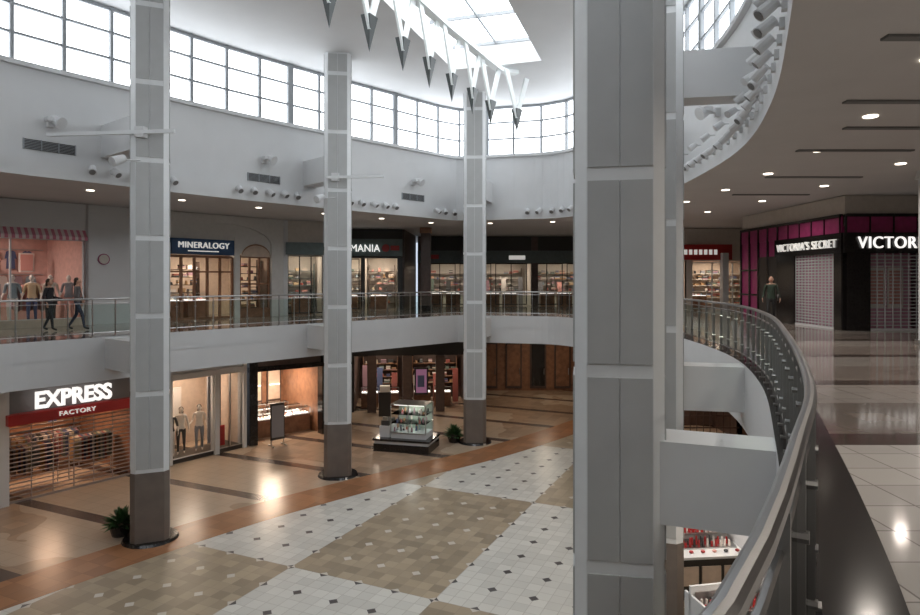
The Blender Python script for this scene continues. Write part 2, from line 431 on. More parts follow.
# ---------------------------------------------------------------- hanging pennants
TIP=catmull([(-3.75,11),(-3.2,13.1),(-2.56,14.7),(-1.8,16.3),(-1.15,17.8),(-.45,19.5),(.22,21),(.95,22.6),(1.5,23.7),(2.1,24.0)],False,8)
SPK=resample(TIP,1.6,False); RAIL=resample(TIP,.4,False)
TIPD=mat('pennant_tip_grey',(.055,.065,.065),.35); PEN=mat('pennant_white',(.78,.82,.82),.35)
b=MB('hanging_pennant_sculpture')
zb=EYE+5.45; zt_=zb+2.15
for i,p in enumerate(SPK):
    a=SPK[max(0,i-1)]; c_=SPK[min(len(SPK)-1,i+1)]; d=(c_-a).normalized()
    b.M=Matrix(((d.x,-d.y,0,p.x),(d.y,d.x,0,p.y),(0,0,1,zb),(0,0,0,1)))
    w=.8
    for s_ in (-1,1):
        x=s_*w; y=.05*s_
        F_=[(x,2.15),(x-s_*.26,2.15),(-s_*.04,.55),(s_*.11,.5)]
        for yy in (y-.03,y+.03): b.face([(q[0],yy,q[1]) for q in F_],PEN)
        for k in range(4):
            q,r=F_[k],F_[(k+1)%4]; b.face([(q[0],y-.03,q[1]),(q[0],y+.03,q[1]),(r[0],y+.03,r[1]),(r[0],y-.03,r[1])],PEN)
    top=[(-.18,-.13,.85),(.18,-.13,.85),(.18,.13,.85),(-.18,.13,.85)]
    for k in range(4): b.face([top[k],top[(k+1)%4],(0,0,0)],TIPD)
    b.face(top,PEN)
b.M=Matrix.Identity(4)
TD=[nrm(RAIL,min(max(i,1),len(RAIL)-2)) for i in range(len(RAIL))]
for dd in (-.14,.14):
    b.strip([(p.x+n.x*dd,p.y+n.y*dd,zt_-.02) for p,n in zip(RAIL,TD)],[(p.x+n.x*dd,p.y+n.y*dd,zt_+.12) for p,n in zip(RAIL,TD)],PEN,False)
b.strip([(p.x-n.x*.14,p.y-n.y*.14,zt_-.02) for p,n in zip(RAIL,TD)],[(p.x+n.x*.14,p.y+n.y*.14,zt_-.02) for p,n in zip(RAIL,TD)],PEN,False)
for p in SPK[::2]: b.cyl((p.x,p.y,zt_),(p.x,p.y,14.62),.02,.02,STEEL,6)
b.done()

# ---------------------------------------------------------------- store helpers
def room(b,x0,x1,zt,H,d,wall,head,lit=80,lc=(1,.82,.64),ceil=None,panel=LITE):
    b.box(x0,x1,d,d+.1,0,H,wall); b.box(x0-.1,x0,.0,d,0,H,wall); b.box(x1,x1+.1,.0,d,0,H,wall)
    b.box(x0,x1,.3,d,zt+.25,zt+.3,ceil or wall)
    if zt<H: b.box(x0-.1,x1+.1,0,.3,zt,H,head)
    n=max(1,int((x1-x0)/1.6))
    if lit:
        for k in range(n):
            xc=x0+(k+.5)*(x1-x0)/n
            b.box(xc-.3,xc+.3,d*.35,d*.35+.12,zt+.2,zt+.24,panel); b.box(xc-.3,xc+.3,d*.7,d*.7+.12,zt+.2,zt+.24,panel)
        b.light((x0+x1)/2,d*.5,zt+.15,min(1.5,x1-x0)*.6,lit,lc)
def goods(b,x0,x1,y,z0,z1,rows,pal,dp=.3,shelf=None,fill=.6):
    hgt=(z1-z0)/rows
    for r in range(rows):
        z=z0+r*hgt
        b.box(x0,x1,y,y+dp,z-.03,z,shelf or CREAM)
        x=x0+.05
        while x<x1-.2:
            w=random.uniform(.16,.34)
            if random.random()<fill:
                m=random.choice(pal); kind=random.random()
                if kind<.5:
                    n=random.randint(2,4); hh=min(.07,hgt*.6/n)
                    for q in range(n): b.box(x+.01*(q%2),min(x+w,x1),y+.04,y+dp-.05,z+q*hh,z+q*hh+hh*.85,m if q%2 else random.choice(pal))
                elif kind<.8: b.cyl((x+w/2,y+dp/2,z),(x+w/2,y+dp/2,z+hgt*random.uniform(.3,.6)),w*.3,w*.18,m,8)
                else: b.box(x+.02,min(x+w,x1)-.02,y+.06,y+dp-.05,z,z+hgt*random.uniform(.3,.55),m)
            x+=w+random.uniform(.04,.14)
    b.box(x0-.03,x0,y,y+dp,0 if z0<.5 else z0,z1,shelf or CREAM); b.box(x1,x1+.03,y,y+dp,0 if z0<.5 else z0,z1,shelf or CREAM)
def rack(b,x,y,w,pal):
    b.cyl((x-w/2,y,0),(x-w/2,y,1.45),.02,.02,STEEL,6); b.cyl((x+w/2,y,0),(x+w/2,y,1.45),.02,.02,STEEL,6); b.cyl((x-w/2,y,1.45),(x+w/2,y,1.45),.015,.015,STEEL,6)
    xx=x-w/2+.06
    while xx<x+w/2-.05:
        m=random.choice(pal); h=random.uniform(.7,.95)
        b.face([(xx,y-.2,1.38),(xx+.01,y,1.44),(xx+.02,y+.2,1.38),(xx+.03,y+.23,1.4-h),(xx,y-.23,1.4-h)],m)
        b.face([(xx+.04,y-.2,1.38),(xx+.04,y+.2,1.38),(xx+.04,y+.23,1.4-h),(xx+.04,y-.23,1.4-h)],m)
        xx+=.07
def wallrail(b,x0,x1,y,z,pal):
    b.box(x0,x1,y-.02,y,z,z+.03,STEEL); x=x0+.1
    while x<x1-.35:
        m=random.choice(pal); h=random.uniform(.6,.9); yy=y-.08
        b.face([(x+.05,yy,z-.08),(x+.14,yy,z-.03),(x+.2,yy,z-.06),(x+.26,yy,z-.03),(x+.35,yy,z-.08),(x+.4,yy,z-.35),(x+.33,yy,z-.33),(x+.35,yy,z-h),(x+.05,yy,z-h),(x+.07,yy,z-.33),(x,yy,z-.35)],m)
        x+=random.uniform(.42,.55)
def shutter(b,x0,x1,z1,m,y=.1,dh=.11,dv=.32,th=.022):
    z=.04
    while z<z1: b.box(x0,x1,y-.012,y+.012,z,z+th,m); z+=dh
    x=x0
    while x<=x1: b.box(x-.012,x+.012,y-.015,y+.015,0,z1,m); x+=dv
    b.box(x0,x1,y-.03,y+.03,0,.07,m)
def glaz(b,x0,x1,z0,z1,y,fm,nv=1,t=.05):
    b.face([(x0,y,z0),(x1,y,z0),(x1,y,z1),(x0,y,z1)],SGLASS)
    for k in range(nv+1):
        x=x0+(x1-x0)*k/nv; b.box(x-t/2,x+t/2,y-.04,y+.04,z0,z1,fm)
    b.box(x0,x1,y-.04,y+.04,z0-t/2,z0+t/2,fm); b.box(x0,x1,y-.04,y+.04,z1-t/2,z1+t/2,fm)
def arcp(x0,x1,zs,rise,n=16): return [((x0+x1)/2-(x1-x0)/2*math.cos(math.pi*k/n),zs+rise*math.sin(math.pi*k/n)) for k in range(n+1)]
def archhead(b,x0,x1,zs,H,m,y0=0,y1=.3,rise=None,n=16):
    pts=arcp(x0,x1,zs,rise or (x1-x0)/2,n)
    for (xa,za),(xb,zb_) in zip(pts,pts[1:]):
        b.face([(xa,y0,za),(xb,y0,zb_),(xb,y0,H),(xa,y0,H)],m); b.face([(xa,y0,za),(xb,y0,zb_),(xb,y1,zb_),(xa,y1,za)],m)
    return pts
def case(b,x,y,w=.9,d=.55):
    b.box(x,x+w,y,y+d,0,.75,WOOD); b.box(x+.03,x+w-.03,y+.03,y+d-.03,.75,.78,LITEW)
    for q in range(5): b.box(x+.1+q*(w-.2)/5,x+.16+q*(w-.2)/5,y+.2,y+.3,.78,.86,random.choice(PALW))
    b.box(x,x+w,y,y+d,1.03,1.05,SGLASS); glaz(b,x,x+w,.78,1.04,y,STEEL,1,.02)
SKINM=mat('skin',(.55,.33,.24),.5); HAIRM=mat('hair_dark',(.03,.018,.012),.6); SHOE=mat('shoe_black',(.02,.02,.02),.4)
def figure(name,loc,ang,h,top,bot,skin,hair,stride,arm,person):
    s=.25*stride
    P={'pel':(0,0,.95),'wa':(0,.0,1.08),'ch':(0,-.01,1.28),'sh':(0,0,1.41),'nk':(0,-.005,1.47),'hd':(0,-.02,1.54),
       'lh':(-.095,0,.9),'lk':(-.1,-.02-s*.6,.5),'la':(-.1,.02-s,.09),'lt':(-.11,-.13-s,.04),
       'rh':(.095,0,.9),'rk':(.1,-.02+s*.25,.5),'ra':(.1,.03+s,.1),'rt':(.11,-.11+s,.04),
       'ls':(-.175,0,1.385),'le':(-.235,.03,1.12),'lw':(-.25-arm[0]*.1,-.05-arm[0]*.22,.88+arm[0]*.18),
       'rs':(.175,0,1.385),'re':(.235,.03,1.12),'rw':(.25+arm[1]*.1,-.05-arm[1]*.22,.88+arm[1]*.18)}
    Rr={'pel':(.15,.105),'wa':(.12,.085),'ch':(.145,.1),'sh':(.1,.075),'nk':(.05,.05),'hd':(.045,.045),'lh':(.085,.09),'lk':(.056,.058),'la':(.036,.038),'lt':(.035,.025),
        'rh':(.085,.09),'rk':(.056,.058),'ra':(.036,.038),'rt':(.035,.025),'ls':(.055,.055),'le':(.04,.04),'lw':(.025,.025),'rs':(.055,.055),'re':(.04,.04),'rw':(.025,.025)}
    ks=list(P); ed=[('pel','wa'),('wa','ch'),('ch','sh'),('sh','nk'),('nk','hd'),('pel','lh'),('lh','lk'),('lk','la'),('la','lt'),('pel','rh'),('rh','rk'),('rk','ra'),('ra','rt'),('sh','ls'),('ls','le'),('le','lw'),('sh','rs'),('rs','re'),('re','rw')]
    me=bpy.data.meshes.new('tmp'); me.from_pydata([P[k] for k in ks],[(ks.index(a),ks.index(c)) for a,c in ed],[])
    o=bpy.data.objects.new('tmp',me); sc.collection.objects.link(o)
    md=o.modifiers.new('s','SKIN'); 
    for i,k in enumerate(ks):
        me.skin_vertices[0].data[i].radius=Rr[k]; me.skin_vertices[0].data[i].use_root=(k=='pel')
    sb=o.modifiers.new('u','SUBSURF'); sb.levels=2; sb.render_levels=2
    dg=bpy.context.evaluated_depsgraph_get(); dg.update(); ev=o.evaluated_get(dg).to_mesh()
    b=MB(name); b.M=Matrix.Translation(loc)@Matrix.Rotation(ang,4,'Z')@Matrix.Scale(h/1.7,4)
    vv=[v.co.copy() for v in ev.vertices]; b.v+=[tuple(b.M@v) for v in vv]
    for p in ev.polygons:
        c=sum((vv[i] for i in p.vertices),Vector())/len(p.vertices)
        if c.z>1.435: m=skin
        elif c.z<.1: m=SHOE if person else skin
        elif abs(c.x)>.19 and c.z<(.95 if person else 1.1): m=skin
        elif c.z>.92: m=top
        else: m=bot
        b.f.append(tuple(p.vertices)); b.mi.append(b.k(m))
    o.evaluated_get(dg).to_mesh_clear(); bpy.data.objects.remove(o); 
    b.ball((0,-.025,1.6),(.072,.092,.112),skin,14,10); b.ball((0,-.118,1.59),(.012,.018,.02),skin,6,4)
    for x in (-.075,.075): b.ball((x,-.02,1.595),(.012,.02,.03),skin,6,5)
    if person:
        for x in (-.03,.03): b.ball((x,-.105,1.615),(.012,.01,.007),DARK,6,4)
        b.box(-.022,.022,-.116,-.1,1.545,1.553,RED)
    if hair:
        b.ball((0,.012,1.632),(.085,.093,.095),hair,14,8); b.ball((0,.055,1.53),(.075,.045,.14),hair,10,8)
    for w,sx in (('lw',-1),('rw',1)):
        q=Vector(P[w]); b.ball((q.x,q.y-.01,q.z-.04),(.017,.036,.05),skin,8,6)
        for k in range(4):
            y=-.035+k*.018; l=(.06,.072,.075,.065)[3-k]
            p1=q+Vector((0,y,-.075)); p2=p1+Vector((-sx*.006,-.004,-l*.55)); p3=p2+Vector((-sx*.016,-.004,-l*.45))
            b.cyl(p1,p2,.009,.008,skin,6); b.cyl(p2,p3,.008,.006,skin,6)
        b.cyl(q+Vector((0,-.03,-.03)),q+Vector((-sx*.01,-.065,-.075)),.011,.007,skin,6)
    if person:
        b.box(.2,.27,-.12,.12,.85,1.08,DARK); b.cyl((.235,-.1,1.08),(.19,-.02,1.42),.008,.008,DARK,6); b.cyl((.235,.1,1.08),(.19,.02,1.42),.008,.008,DARK,6)
    return b.done(True)

# ================= UPPER LEFT
def along(A,B,s): d=(Vector(B)-Vector(A)).normalized(); return Vector(A)+d*s
U1=(-15.1,21.0); U2=(-8.0,29.2); HU=4.28
ud=(Vector(U2)-Vector(U1)).normalized(); un=Vector((-ud.y,ud.x))
U0=tuple(Vector(U1)-ud*4)
b=MB('clothing_store',U0,tuple(along(U1,U2,5.18)),UF)
b.box(-.3,.0,0,.3,0,HU,WHITE); room(b,0,6.75,3.05,HU,4,PINKW,WHITE,130,(1,.8,.7))
STR=[mat('awning_pink',(.6,.2,.28),.6),mat('awning_white',(.75,.65,.65),.6)]
for k in range(67): 
    x=.1+k*.099; b.face([(x,-.02,3.35),(x+.099,-.02,3.35),(x+.099,-.25,3.1),(x,-.25,3.1)],STR[k%2]); b.box(x,x+.099,-.26,-.24,2.98,3.1,STR[k%2])
glaz(b,.1,6.7,.25,3.0,.08,WHITE,3); b.box(0,6.75,0,.2,0,.25,WARM)
for k in range(4): rack(b,.9+k*1.6,2.2,1.3,PALW)
wallrail(b,.2,6.6,3.95,2.75,PALW+PAL[:4]); wallrail(b,.2,6.6,3.95,1.8,PALW)
for x in (4.1,5.5): b.box(x,x+.5,2.9,2.94,1.9,2.6,PALW[2]); b.box(x+.05,x+.45,2.88,2.9,1.95,2.55,PALW[0])
b.box(6.75,9.15,0,.3,0,HU,WHITE)
b.cyl((7.35,-.01,2.35),(7.35,-.05,2.35),.2,.2,MAG,18); b.cyl((7.35,-.02,2.35),(7.35,-.06,2.35),.17,.17,CREAM,18)
b.box(8.3,8.9,-.03,0,0,2.2,CREAM)
b.done()
b=MB('jewellery_store',along(U1,U2,5.2)[:],U2,UF)
L=b.L
ST=mat('stone_surround',(.66,.65,.63),.5,noise=.04)
b.box(0,.45,-.12,.3,0,HU,ST); b.box(3.3,3.55,-.05,.3,0,3.4,ST); b.box(5.05,L,-.12,.3,0,HU,ST)
room(b,.45,5.05,2.75,HU,3.5,WARM,ST,85,(1,.82,.64))
archhead(b,.45,5.05,3.1,HU,ST,-.14,.1,.85); b.box(.45,5.05,-.02,.02,2.7,3.95,ST)
b.box(.55,3.2,-.2,-.02,2.62,3.25,NAVY); b.text('MINERALOGY',.8,2.95,-.24,2.88,3.12,LETD,.0,1.1); b.box(1.2,2.5,-.215,-.2,2.74,2.78,LETD)
glaz(b,.5,3.25,.05,2.55,.08,WOOD,5,.1); 
glaz(b,3.6,5.0,.35,2.6,.08,WOOD,3,.09); b.box(3.55,5.05,0,.2,0,.35,WOOD); b.box(3.6,5.0,.04,.12,1.4,1.46,WOOD); b.box(.5,3.25,.04,.12,1.9,1.97,WOOD)
pts=arcp(3.6,5.0,2.6,.55)
for (xa,za),(xb,zb_) in zip(pts,pts[1:]): b.face([(xa,-.05,2.6),(xb,-.05,2.6),(xb,-.05,zb_),(xa,-.05,za)],WARM); b.face([(xa,-.1,za-.06),(xb,-.1,zb_-.06),(xb,-.1,zb_),(xa,-.1,za)],WOOD)
goods(b,.6,2.9,2.2,.4,2.4,6,PAL,shelf=DBROWN,fill=.9); goods(b,3.7,4.9,.6,.4,2.5,7,PAL,shelf=DBROWN,fill=.9); case(b,.8,1.2); case(b,1.9,1.2)
b.done()
def shop(name,A,B,z0,H,zt,d,wall,head,lit,pal,openings,extra=None,lc=(1,.83,.66),pier=None,shelf=None,kind='shelf'):
    b=MB(name,A,B,z0); L=b.L; pier=pier or head
    last=0
    for (x0,x1) in openings:
        if x0>last: b.box(last,x0,-.02,.3,0,H,pier)
        room(b,x0,x1,zt,H,d,wall,head,lit,lc)
        if kind=='shelf': goods(b,x0+.15,x1-.15,d-.5,.3,zt-.3,6,pal,shelf=shelf,fill=.85); case(b,x0+.25,d*.35,min(.9,x1-x0-.5))
        if kind=='case' and x1-x0>1.4:
            x=x0+.3
            while x<x1-1: case(b,x,d*.3); x+=1.1
            goods(b,x0+.3,x1-.3,d-.4,.9,2.4,4,pal,shelf=shelf,fill=.85)
            for q in range(3): b.box(x0+.3+q*(x1-x0-.9)/2,x0+.6+q*(x1-x0-.9)/2,d*.6,d*.6+.1,.0,random.uniform(1.4,2.1),random.choice(pal))
        last=x1
    if last<L: b.box(last,L,-.02,.3,0,H,pier)
    if extra: extra(b)
    b.done()
shop('gift_shop',(-7.95,29.25),(-6.1,29.9),UF,HU,2.7,2.6,CREAM,CREAM,22,PALW+PAL,[(.2,1.75)],lambda b:(b.box(.1,1.9,-.15,0,2.75,3.3,TEAL),glaz(b,.2,1.75,.1,2.7,.08,DARK,3)),pier=WHITE,shelf=TEAL)
b=MB('wall_return',(-6.0,30.0),(-6.9,33.9),0); b.box(0,b.L,0,.2,UF,9.48,TEAL); b.done()
def perf(b): b.box(0,b.L,-.25,0,2.85,3.75,TEAL); b.text('PERFUMANIA',-.2,2.7,-.3,3.08,3.45,LET,.0,1.05); b.cyl((3.0,-.26,3.27),(3.0,-.3,3.27),.2,.2,RED,16); b.box(3.25,3.7,-.3,-.26,3.15,3.4,RED); glaz(b,.4,1.6,.1,2.7,.08,DARK,2)
shop('perfume_shop',(-6.9,34.0),(-3.05,34.4),UF,HU,2.75,3.3,CREAM,DARK,50,PALW+PAL,[(.4,1.7),(1.9,3.6)],perf,pier=DARK,shelf=DBROWN)
def farx(b):
    b.box(0,b.L,-.12,0,2.65,3.4,TEAL)
    for k in range(5):
        x=.4+k*2.2; glaz(b,x,min(x+1.9,b.L-.2),.1,2.6,.08,DARK,2)
    b.box(2.6,3.9,-1.4,-1.3,2.7,3.6,DARK); b.box(2.8,3.7,-1.43,-1.4,3.1,3.25,LETD)
    b.box(.8,1.3,-.15,-.12,2.9,3.15,RED); b.box(5.6,6.6,-.15,-.12,2.85,3.1,LETD)
b=MB('wall_far_return',(-2.95,34.5),(-2.7,39.9),0); b.box(0,b.L,0,.2,UF,9.48,DBROWN); b.done()
shop('department_shop',(-2.6,40),(8.6,40),UF,HU,2.6,4,CREAM,DARK,50,PALW+PAL,[(.3,3.4),(3.9,7.0),(7.4,10.8)],farx,pier=DBROWN,kind='case',shelf=DBROWN)
b=MB('wall_far_corner',(8.65,40),(8.85,34.1),0); b.box(0,b.L,0,.2,0,9.48,CREAM); b.done()
def redx(b): 
    b.box(1.2,5.2,-.2,0,2.65,3.45,RED)
    for k in range(7): b.box(2.7+k*.26,2.86+k*.26,-.23,-.2,2.92,3.18,LETD)
    glaz(b,3.2,6.4,.1,2.5,.08,WHITE,3); b.box(4.6,4.9,-.5,-.1,0,3,WHITE)
shop('shoe_shop',(8.95,34),(16.3,34),UF,HU,2.6,3,WARM,CREAM,60,PAL,[(.4,2.9),(3.2,7.0)],redx,pier=CREAM)
b=MB('brown_pillar'); b.box(-2.0,-1.5,33.2,33.7,UF,9.48,DBROWN); b.box(-2.1,-1.4,33.1,33.8,UF,UF+.3,BLACK); b.box(-2.05,-1.45,33.15,33.75,9.2,9.48,WOOD); b.done()

# ================= lingerie store on right
PINKIN=mat('pink_interior',(.6,.3,.42),.5)
b=MB('lingerie_store',(12.0,27.6),(12.2,20.7),UF); L=b.L
b.box(0,L,-.0,.3,3.3,HU,CREAM); b.box(0,L,-.06,.3,3.1,3.65,MAG)
b.box(0,3.0,-.04,.3,0,3.1,MAG)
for x in (0,.75,1.5,2.25,3.0): b.box(x-.05,x+.05,-.09,.0,0,3.65,BLACK)
for z in (1.0,2.0): b.box(0,1.5,-.08,0,z-.03,z+.03,BLACK)
for x in (3.75,4.5,5.25,6,6.85): b.box(x-.02,x+.02,-.09,.0,3.05,3.65,BLACK)
b.box(1.5,3.0,-.07,.2,0,2.5,DARK)
b.box(0,L,-.12,.2,3.6,3.7,BLACK)
b.box(2.9,L+.12,-.14,.2,2.45,3.1,BLACK); b.text("VICTORIA'S SECRET",3.15,L-.1,-.17,2.64,2.92,LETD,-.008,1.15)
b.box(3.0,4.2,-.1,.3,0,2.5,BLACK); b.box(6.6,L+.1,-.12,.3,0,2.5,BLACK)
room(b,4.2,6.6,2.5,3.3,3.5,PINKIN,BLACK,70,(1,.85,.82)); shutter(b,4.2,6.6,2.5,SHUTS,-.03,.1,.2,.035)
goods(b,4.4,6.4,2.6,.4,2.2,4,PALW)
F2=MB('x',(12.2,20.6),(19,20.6),UF); b.M=F2.M
b.box(0,6.7,.0,.3,3.3,HU,CREAM); b.box(0,6.7,-.06,.3,3.1,3.65,MAG)
for k in range(9): b.box(.75*k-.02,.75*k+.02,-.09,0,3.05,3.65,BLACK)
b.box(0,6.7,-.12,.2,3.6,3.7,BLACK); b.box(-.1,6.7,-.15,.2,2.45,3.1,BLACK)
b.text("VICTORIA'S SECRET",.3,4.9,-.2,2.6,2.98,LET,-.003,1.1)
b.box(0,.75,-.1,.3,0,2.5,BLACK); b.box(2.3,3.1,-.1,.3,0,2.5,BLACK); b.box(6,6.7,-.1,.3,0,2.5,BLACK)
room(b,.75,2.3,2.5,3.3,3.0,PINKIN,BLACK,55,(1,.85,.82)); room(b,3.1,6.0,2.5,3.3,3.0,MAG,BLACK,0)
shutter(b,.75,2.3,2.5,SHUTS,-.03,.11,.25,.03); shutter(b,3.1,6.0,2.5,SHUTS,-.03,.11,.25,.03)
for x in (.95,1.55): b.box(x,x+.5,.3,.34,.7,2.0,PALW[2]); b.box(x+.05,x+.45,.28,.3,.8,1.9,PALW[0])
b.done()
b=MB('gallery_pillar'); b.cyl((11.55,16,UF),(11.55,16,9.5),.22,.22,COLW,20); b.cyl((11.55,16,UF),(11.55,16,UF+.12),.3,.3,STEEL,20); b.cyl((11.55,16,9.3),(11.55,16,9.5),.3,.26,COLW,20); b.done()
b=MB('wall_right'); b.box(19,19.3,-13.9,34,0,14.6,CREAM); b.done()
b=MB('wall_right_end'); b.box(16.4,19,34,34.3,0,9.48,CREAM); b.done()
b=MB('wall_back'); b.box(-26,19.3,-14.3,-14,0,14.6,CREAM); b.done()
b=MB('wall_left',(-26,-14),tuple(Vector(U0)-ud*.4),0); b.box(0,b.L,0,.3,0,14.6,CREAM); b.done()

# ================= LOWER LEVEL
HL=3.98; L1=(-13.9,19.3); L2=(-8.75,26.5); ld=(Vector(L2)-Vector(L1)).normalized()
L0=tuple(Vector(L1)-ld*7)
b=MB('fashion_outlet',L0,tuple(along(L1,L2,5.45)),0)
b.box(0,1.6,0,.3,0,HL,WHITE); room(b,1.6,6.6,2.7,HL,4,DBROWN,WHITE,50,(1,.66,.42)); shutter(b,1.6,6.6,2.7,SHUT,.05,.1,.3)
b.box(6.6,7.4,-.15,.3,0,HL,WHITE)
room(b,7.45,11.3,2.6,HL,4,WOOD,WHITE,90,(1,.64,.42)); shutter(b,7.45,11.3,2.6,SHUT,.05,.13,.62,.035)
b.box(7.3,11.35,-.35,.0,2.42,2.74,RED); b.box(7.3,11.35,-.05,.0,2.74,3.6,mat('sign_fascia_dark',(.2,.19,.19),.6))
b.text('EXPRESS',8.0,10.3,-.4,2.84,3.38,LET,.03); b.text('FACTORY',8.7,9.8,-.38,2.52,2.66,LETD,.0,1.1)
wallrail(b,7.6,11.2,3.95,2.3,PAL[1:5]); wallrail(b,7.6,11.2,3.95,1.3,PAL); rack(b,8.6,1.3,1.5,PAL); rack(b,10.4,1.3,1.4,PAL); rack(b,9.5,2.6,2.2,PAL)
b.box(11.35,12.4,-.1,.3,0,HL,WHITE)
b.done()
b=MB('display_window_shop',tuple(along(L1,L2,5.5)),L2,0); L=b.L
room(b,.15,L-.15,3.1,HL,2.6,WARM,WHITE,70,(1,.78,.6)); b.box(0,.15,-.1,.3,0,HL,WHITE); b.box(L-.15,L,-.1,.3,0,HL,WHITE)
b.box(0,L,-.1,.2,3.1,3.3,WHITE); glaz(b,.15,1.9,.15,3.1,.05,WHITE,1); glaz(b,2.1,L-.15,.15,3.1,.05,STEEL,2); b.box(1.9,2.1,-.1,.2,0,3.1,WHITE); b.box(.15,L-.15,0,1.2,0,.15,DARK)
b.box(.3,1.2,1.9,1.95,1.7,2.8,PAL[8]); b.box(.4,1.1,1.87,1.9,1.8,2.7,LETD); b.box(1.5,2.0,2.4,2.45,.6,2.4,PAL[3]); b.box(2.3,2.9,1.0,1.05,.2,2.9,PAL[4]); b.box(2.4,2.6,.3,.32,.2,1.0,RED)
b.done()
for s,dy,tp,bt,hr in ((5.9,.5,PAL[8],PAL[3],None),(6.4,.6,MANN,PAL[8],HAIRM),(7.1,.5,MANN,PAL[4],HAIRM)):
    p=along(L1,L2,s)+Vector((-ld.y,ld.x))*dy
    figure('mannequin',(p.x,p.y,.15),.35,1.78,tp,bt,MANN,hr,.25,(.9,.2),False)
for s,dy,tp,bt in ((-1.2,.8,PALW[3],PALW[4]),(.1,.8,PALW[0],PAL[4]),(.75,.8,PALW[4],PALW[2]),(1.3,.7,PALW[5],PAL[2]),(1.9,.8,PALW[1],PAL[8]),(2.45,.7,PAL[4],PALW[0])):
    p=Vector(U1)+ud*s+un*dy
    figure('mannequin',(p.x,p.y,UF+.02),.4,1.75,tp,bt,MANN,None,.15,(.3,.5),False)
b=MB('fine_jewellery_shop',(-8.7,26.7),(-6.0,28.85),0); L=b.L
room(b,.35,L-.1,3.0,HL,4.3,WOOD,DBROWN,210,(1,.77,.57)); b.box(0,.35,-.15,.3,0,HL,BLACK); b.box(L-.2,L+.05,-.15,.3,0,HL,BLACK); b.box(0,L,-.12,.1,3.0,3.2,BLACK)
for k in range(3): case(b,.55+k*.92,.9+k*.1,.88,.6)
case(b,.5,1.9,.9); case(b,1.5,1.9,.9); case(b,2.5,1.9,.7); case(b,.9,2.9,1.0); case(b,2.0,2.9,1.0)
for k in range(3): b.box(.6+k*.95,1.3+k*.95,4.2,4.3,.9,2.6,DBROWN); b.box(.66+k*.95,1.24+k*.95,4.17,4.2,1.0,2.5,WARM); b.box(.7+k*.95,1.2+k*.95,4.1,4.17,1.7,1.73,LITEW)
b.done()
b=MB('poster_stand'); b.M=Matrix.Translation((-7.5,26.7,0))@Matrix.Rotation(.7,4,'Z'); b.box(-.3,.3,-.03,.03,.25,1.75,DARK); b.box(-.26,.26,-.045,-.03,.35,1.65,PAL[4]); b.box(-.3,-.25,-.25,.25,0,.05,STEEL); b.box(.25,.3,-.25,.25,0,.05,STEEL); b.box(-.29,-.26,-.02,.02,0,.3,STEEL); b.box(.26,.29,-.02,.02,0,.3,STEEL); b.done()
b=MB('wall_lower_return',(-5.9,28.95),(-5.75,33.3),0); b.box(0,b.L,0,.2,0,HL,DBROWN); b.done()
def lowdark(b):
    for x in (.9,2.7,4.4): b.box(x,x+.45,-.25,-.05,0,2.9,DBROWN)
    glaz(b,0.1,.9,.1,2.9,.05,DARK,1)
    PO=mat('poster_purple',(.25,.1,.22),.4,emit=(.5,.25,.4),es=.25); b.box(3.3,4.0,-.3,-.2,.9,2.3,DARK); b.box(3.38,3.92,-.32,-.3,1,2.2,PO)
    b.box(3.45,3.8,-.33,-.32,1.3,1.9,PAL[2]); b.box(1.5,2.1,-1.2,-.7,0,1.2,DARK); b.box(1.55,2.05,-1.15,-.75,1.2,1.5,PAL[3])
shop('lower_boutique',(-5.65,33.4),(.65,34.0),0,HL,2.9,4,DBROWN,DARK,60,PAL,[(.2,2.7),(3.0,6.1)],lowdark,pier=DARK,shelf=WOOD,kind='case')
b=MB('wall_wing_return',(.75,34.1),(1.0,39.9),0); b.box(0,b.L,0,.2,0,HL,DARK)
for k in range(3): b.box(.6+k*1.8,1.9+k*1.8,-.05,0,.4,2.9,DBROWN)
b.done()
b=MB('wall_wing_end',(1.1,40),(8.6,40),0); b.box(0,b.L,0,.3,0,HL,WOOD)
for k in range(5): b.box(.2+k*1.5,1.2+k*1.5,-.08,0,.15,3.0,DBROWN); b.box(.3+k*1.5,1.1+k*1.5,-.1,-.07,.3,2.85,WOOD if k!=2 else BLACK); b.cyl((1.05+k*1.5,-.15,1.0),(1.05+k*1.5,-.15,1.4),.02,.02,STEEL,6)
b.light(3.75,-3,3.9,.4,50,(1,.82,.62))
b.done()
b=MB('wall_lower_right',(7.6,27.4),(18.9,27.4),0); L=b.L
b.box(0,L,0,.3,2.9,HL,CREAM); b.box(0,1.0,0,.3,0,2.9,WOOD); room(b,1.0,4.2,2.9,HL,3,DBROWN,CREAM,25,(1,.7,.5)); shutter(b,1.0,4.2,2.9,DBROWN,.05,.5,.28,.05); b.box(4.2,L,0,.3,0,2.9,WOOD); b.box(1.8,2.4,1,1.1,1.4,2.4,LITEW)
b.done()
# ---------------------------------------------------------------- lower kiosks
b=MB('display_kiosk'); b.M=Matrix.Translation((-2.15,26.3,0))@Matrix.Rotation(-.25,4,'Z')
b.box(-1.15,1.15,-.75,.75,0,.3,BLACK); b.box(-1.12,1.12,-.72,.72,.3,.42,WHITE); b.box(-1.18,1.18,-.78,.78,.42,.5,BLACK)
b.box(-.5,.95,-.5,.5,.5,.72,WHITE)
for x in (-.5,.95): 
    for y in (-.5,.5): b.cyl((x,y,.7),(x,y,1.85),.02,.02,STEEL,6)
for z in (.72,1.1,1.45,1.85):
    b.box(-.5,.95,-.5,.5,z-.01,z+.01,SGLASS if z<1.8 else STEEL)
    if z<1.8:
        for k in range(14):
            x=random.uniform(-.45,.85);y=random.uniform(-.45,.4); b.cyl((x,y,z+.01),(x,y,z+random.uniform(.08,.24)),.045,.03,random.choice(PALW+PAL),8)
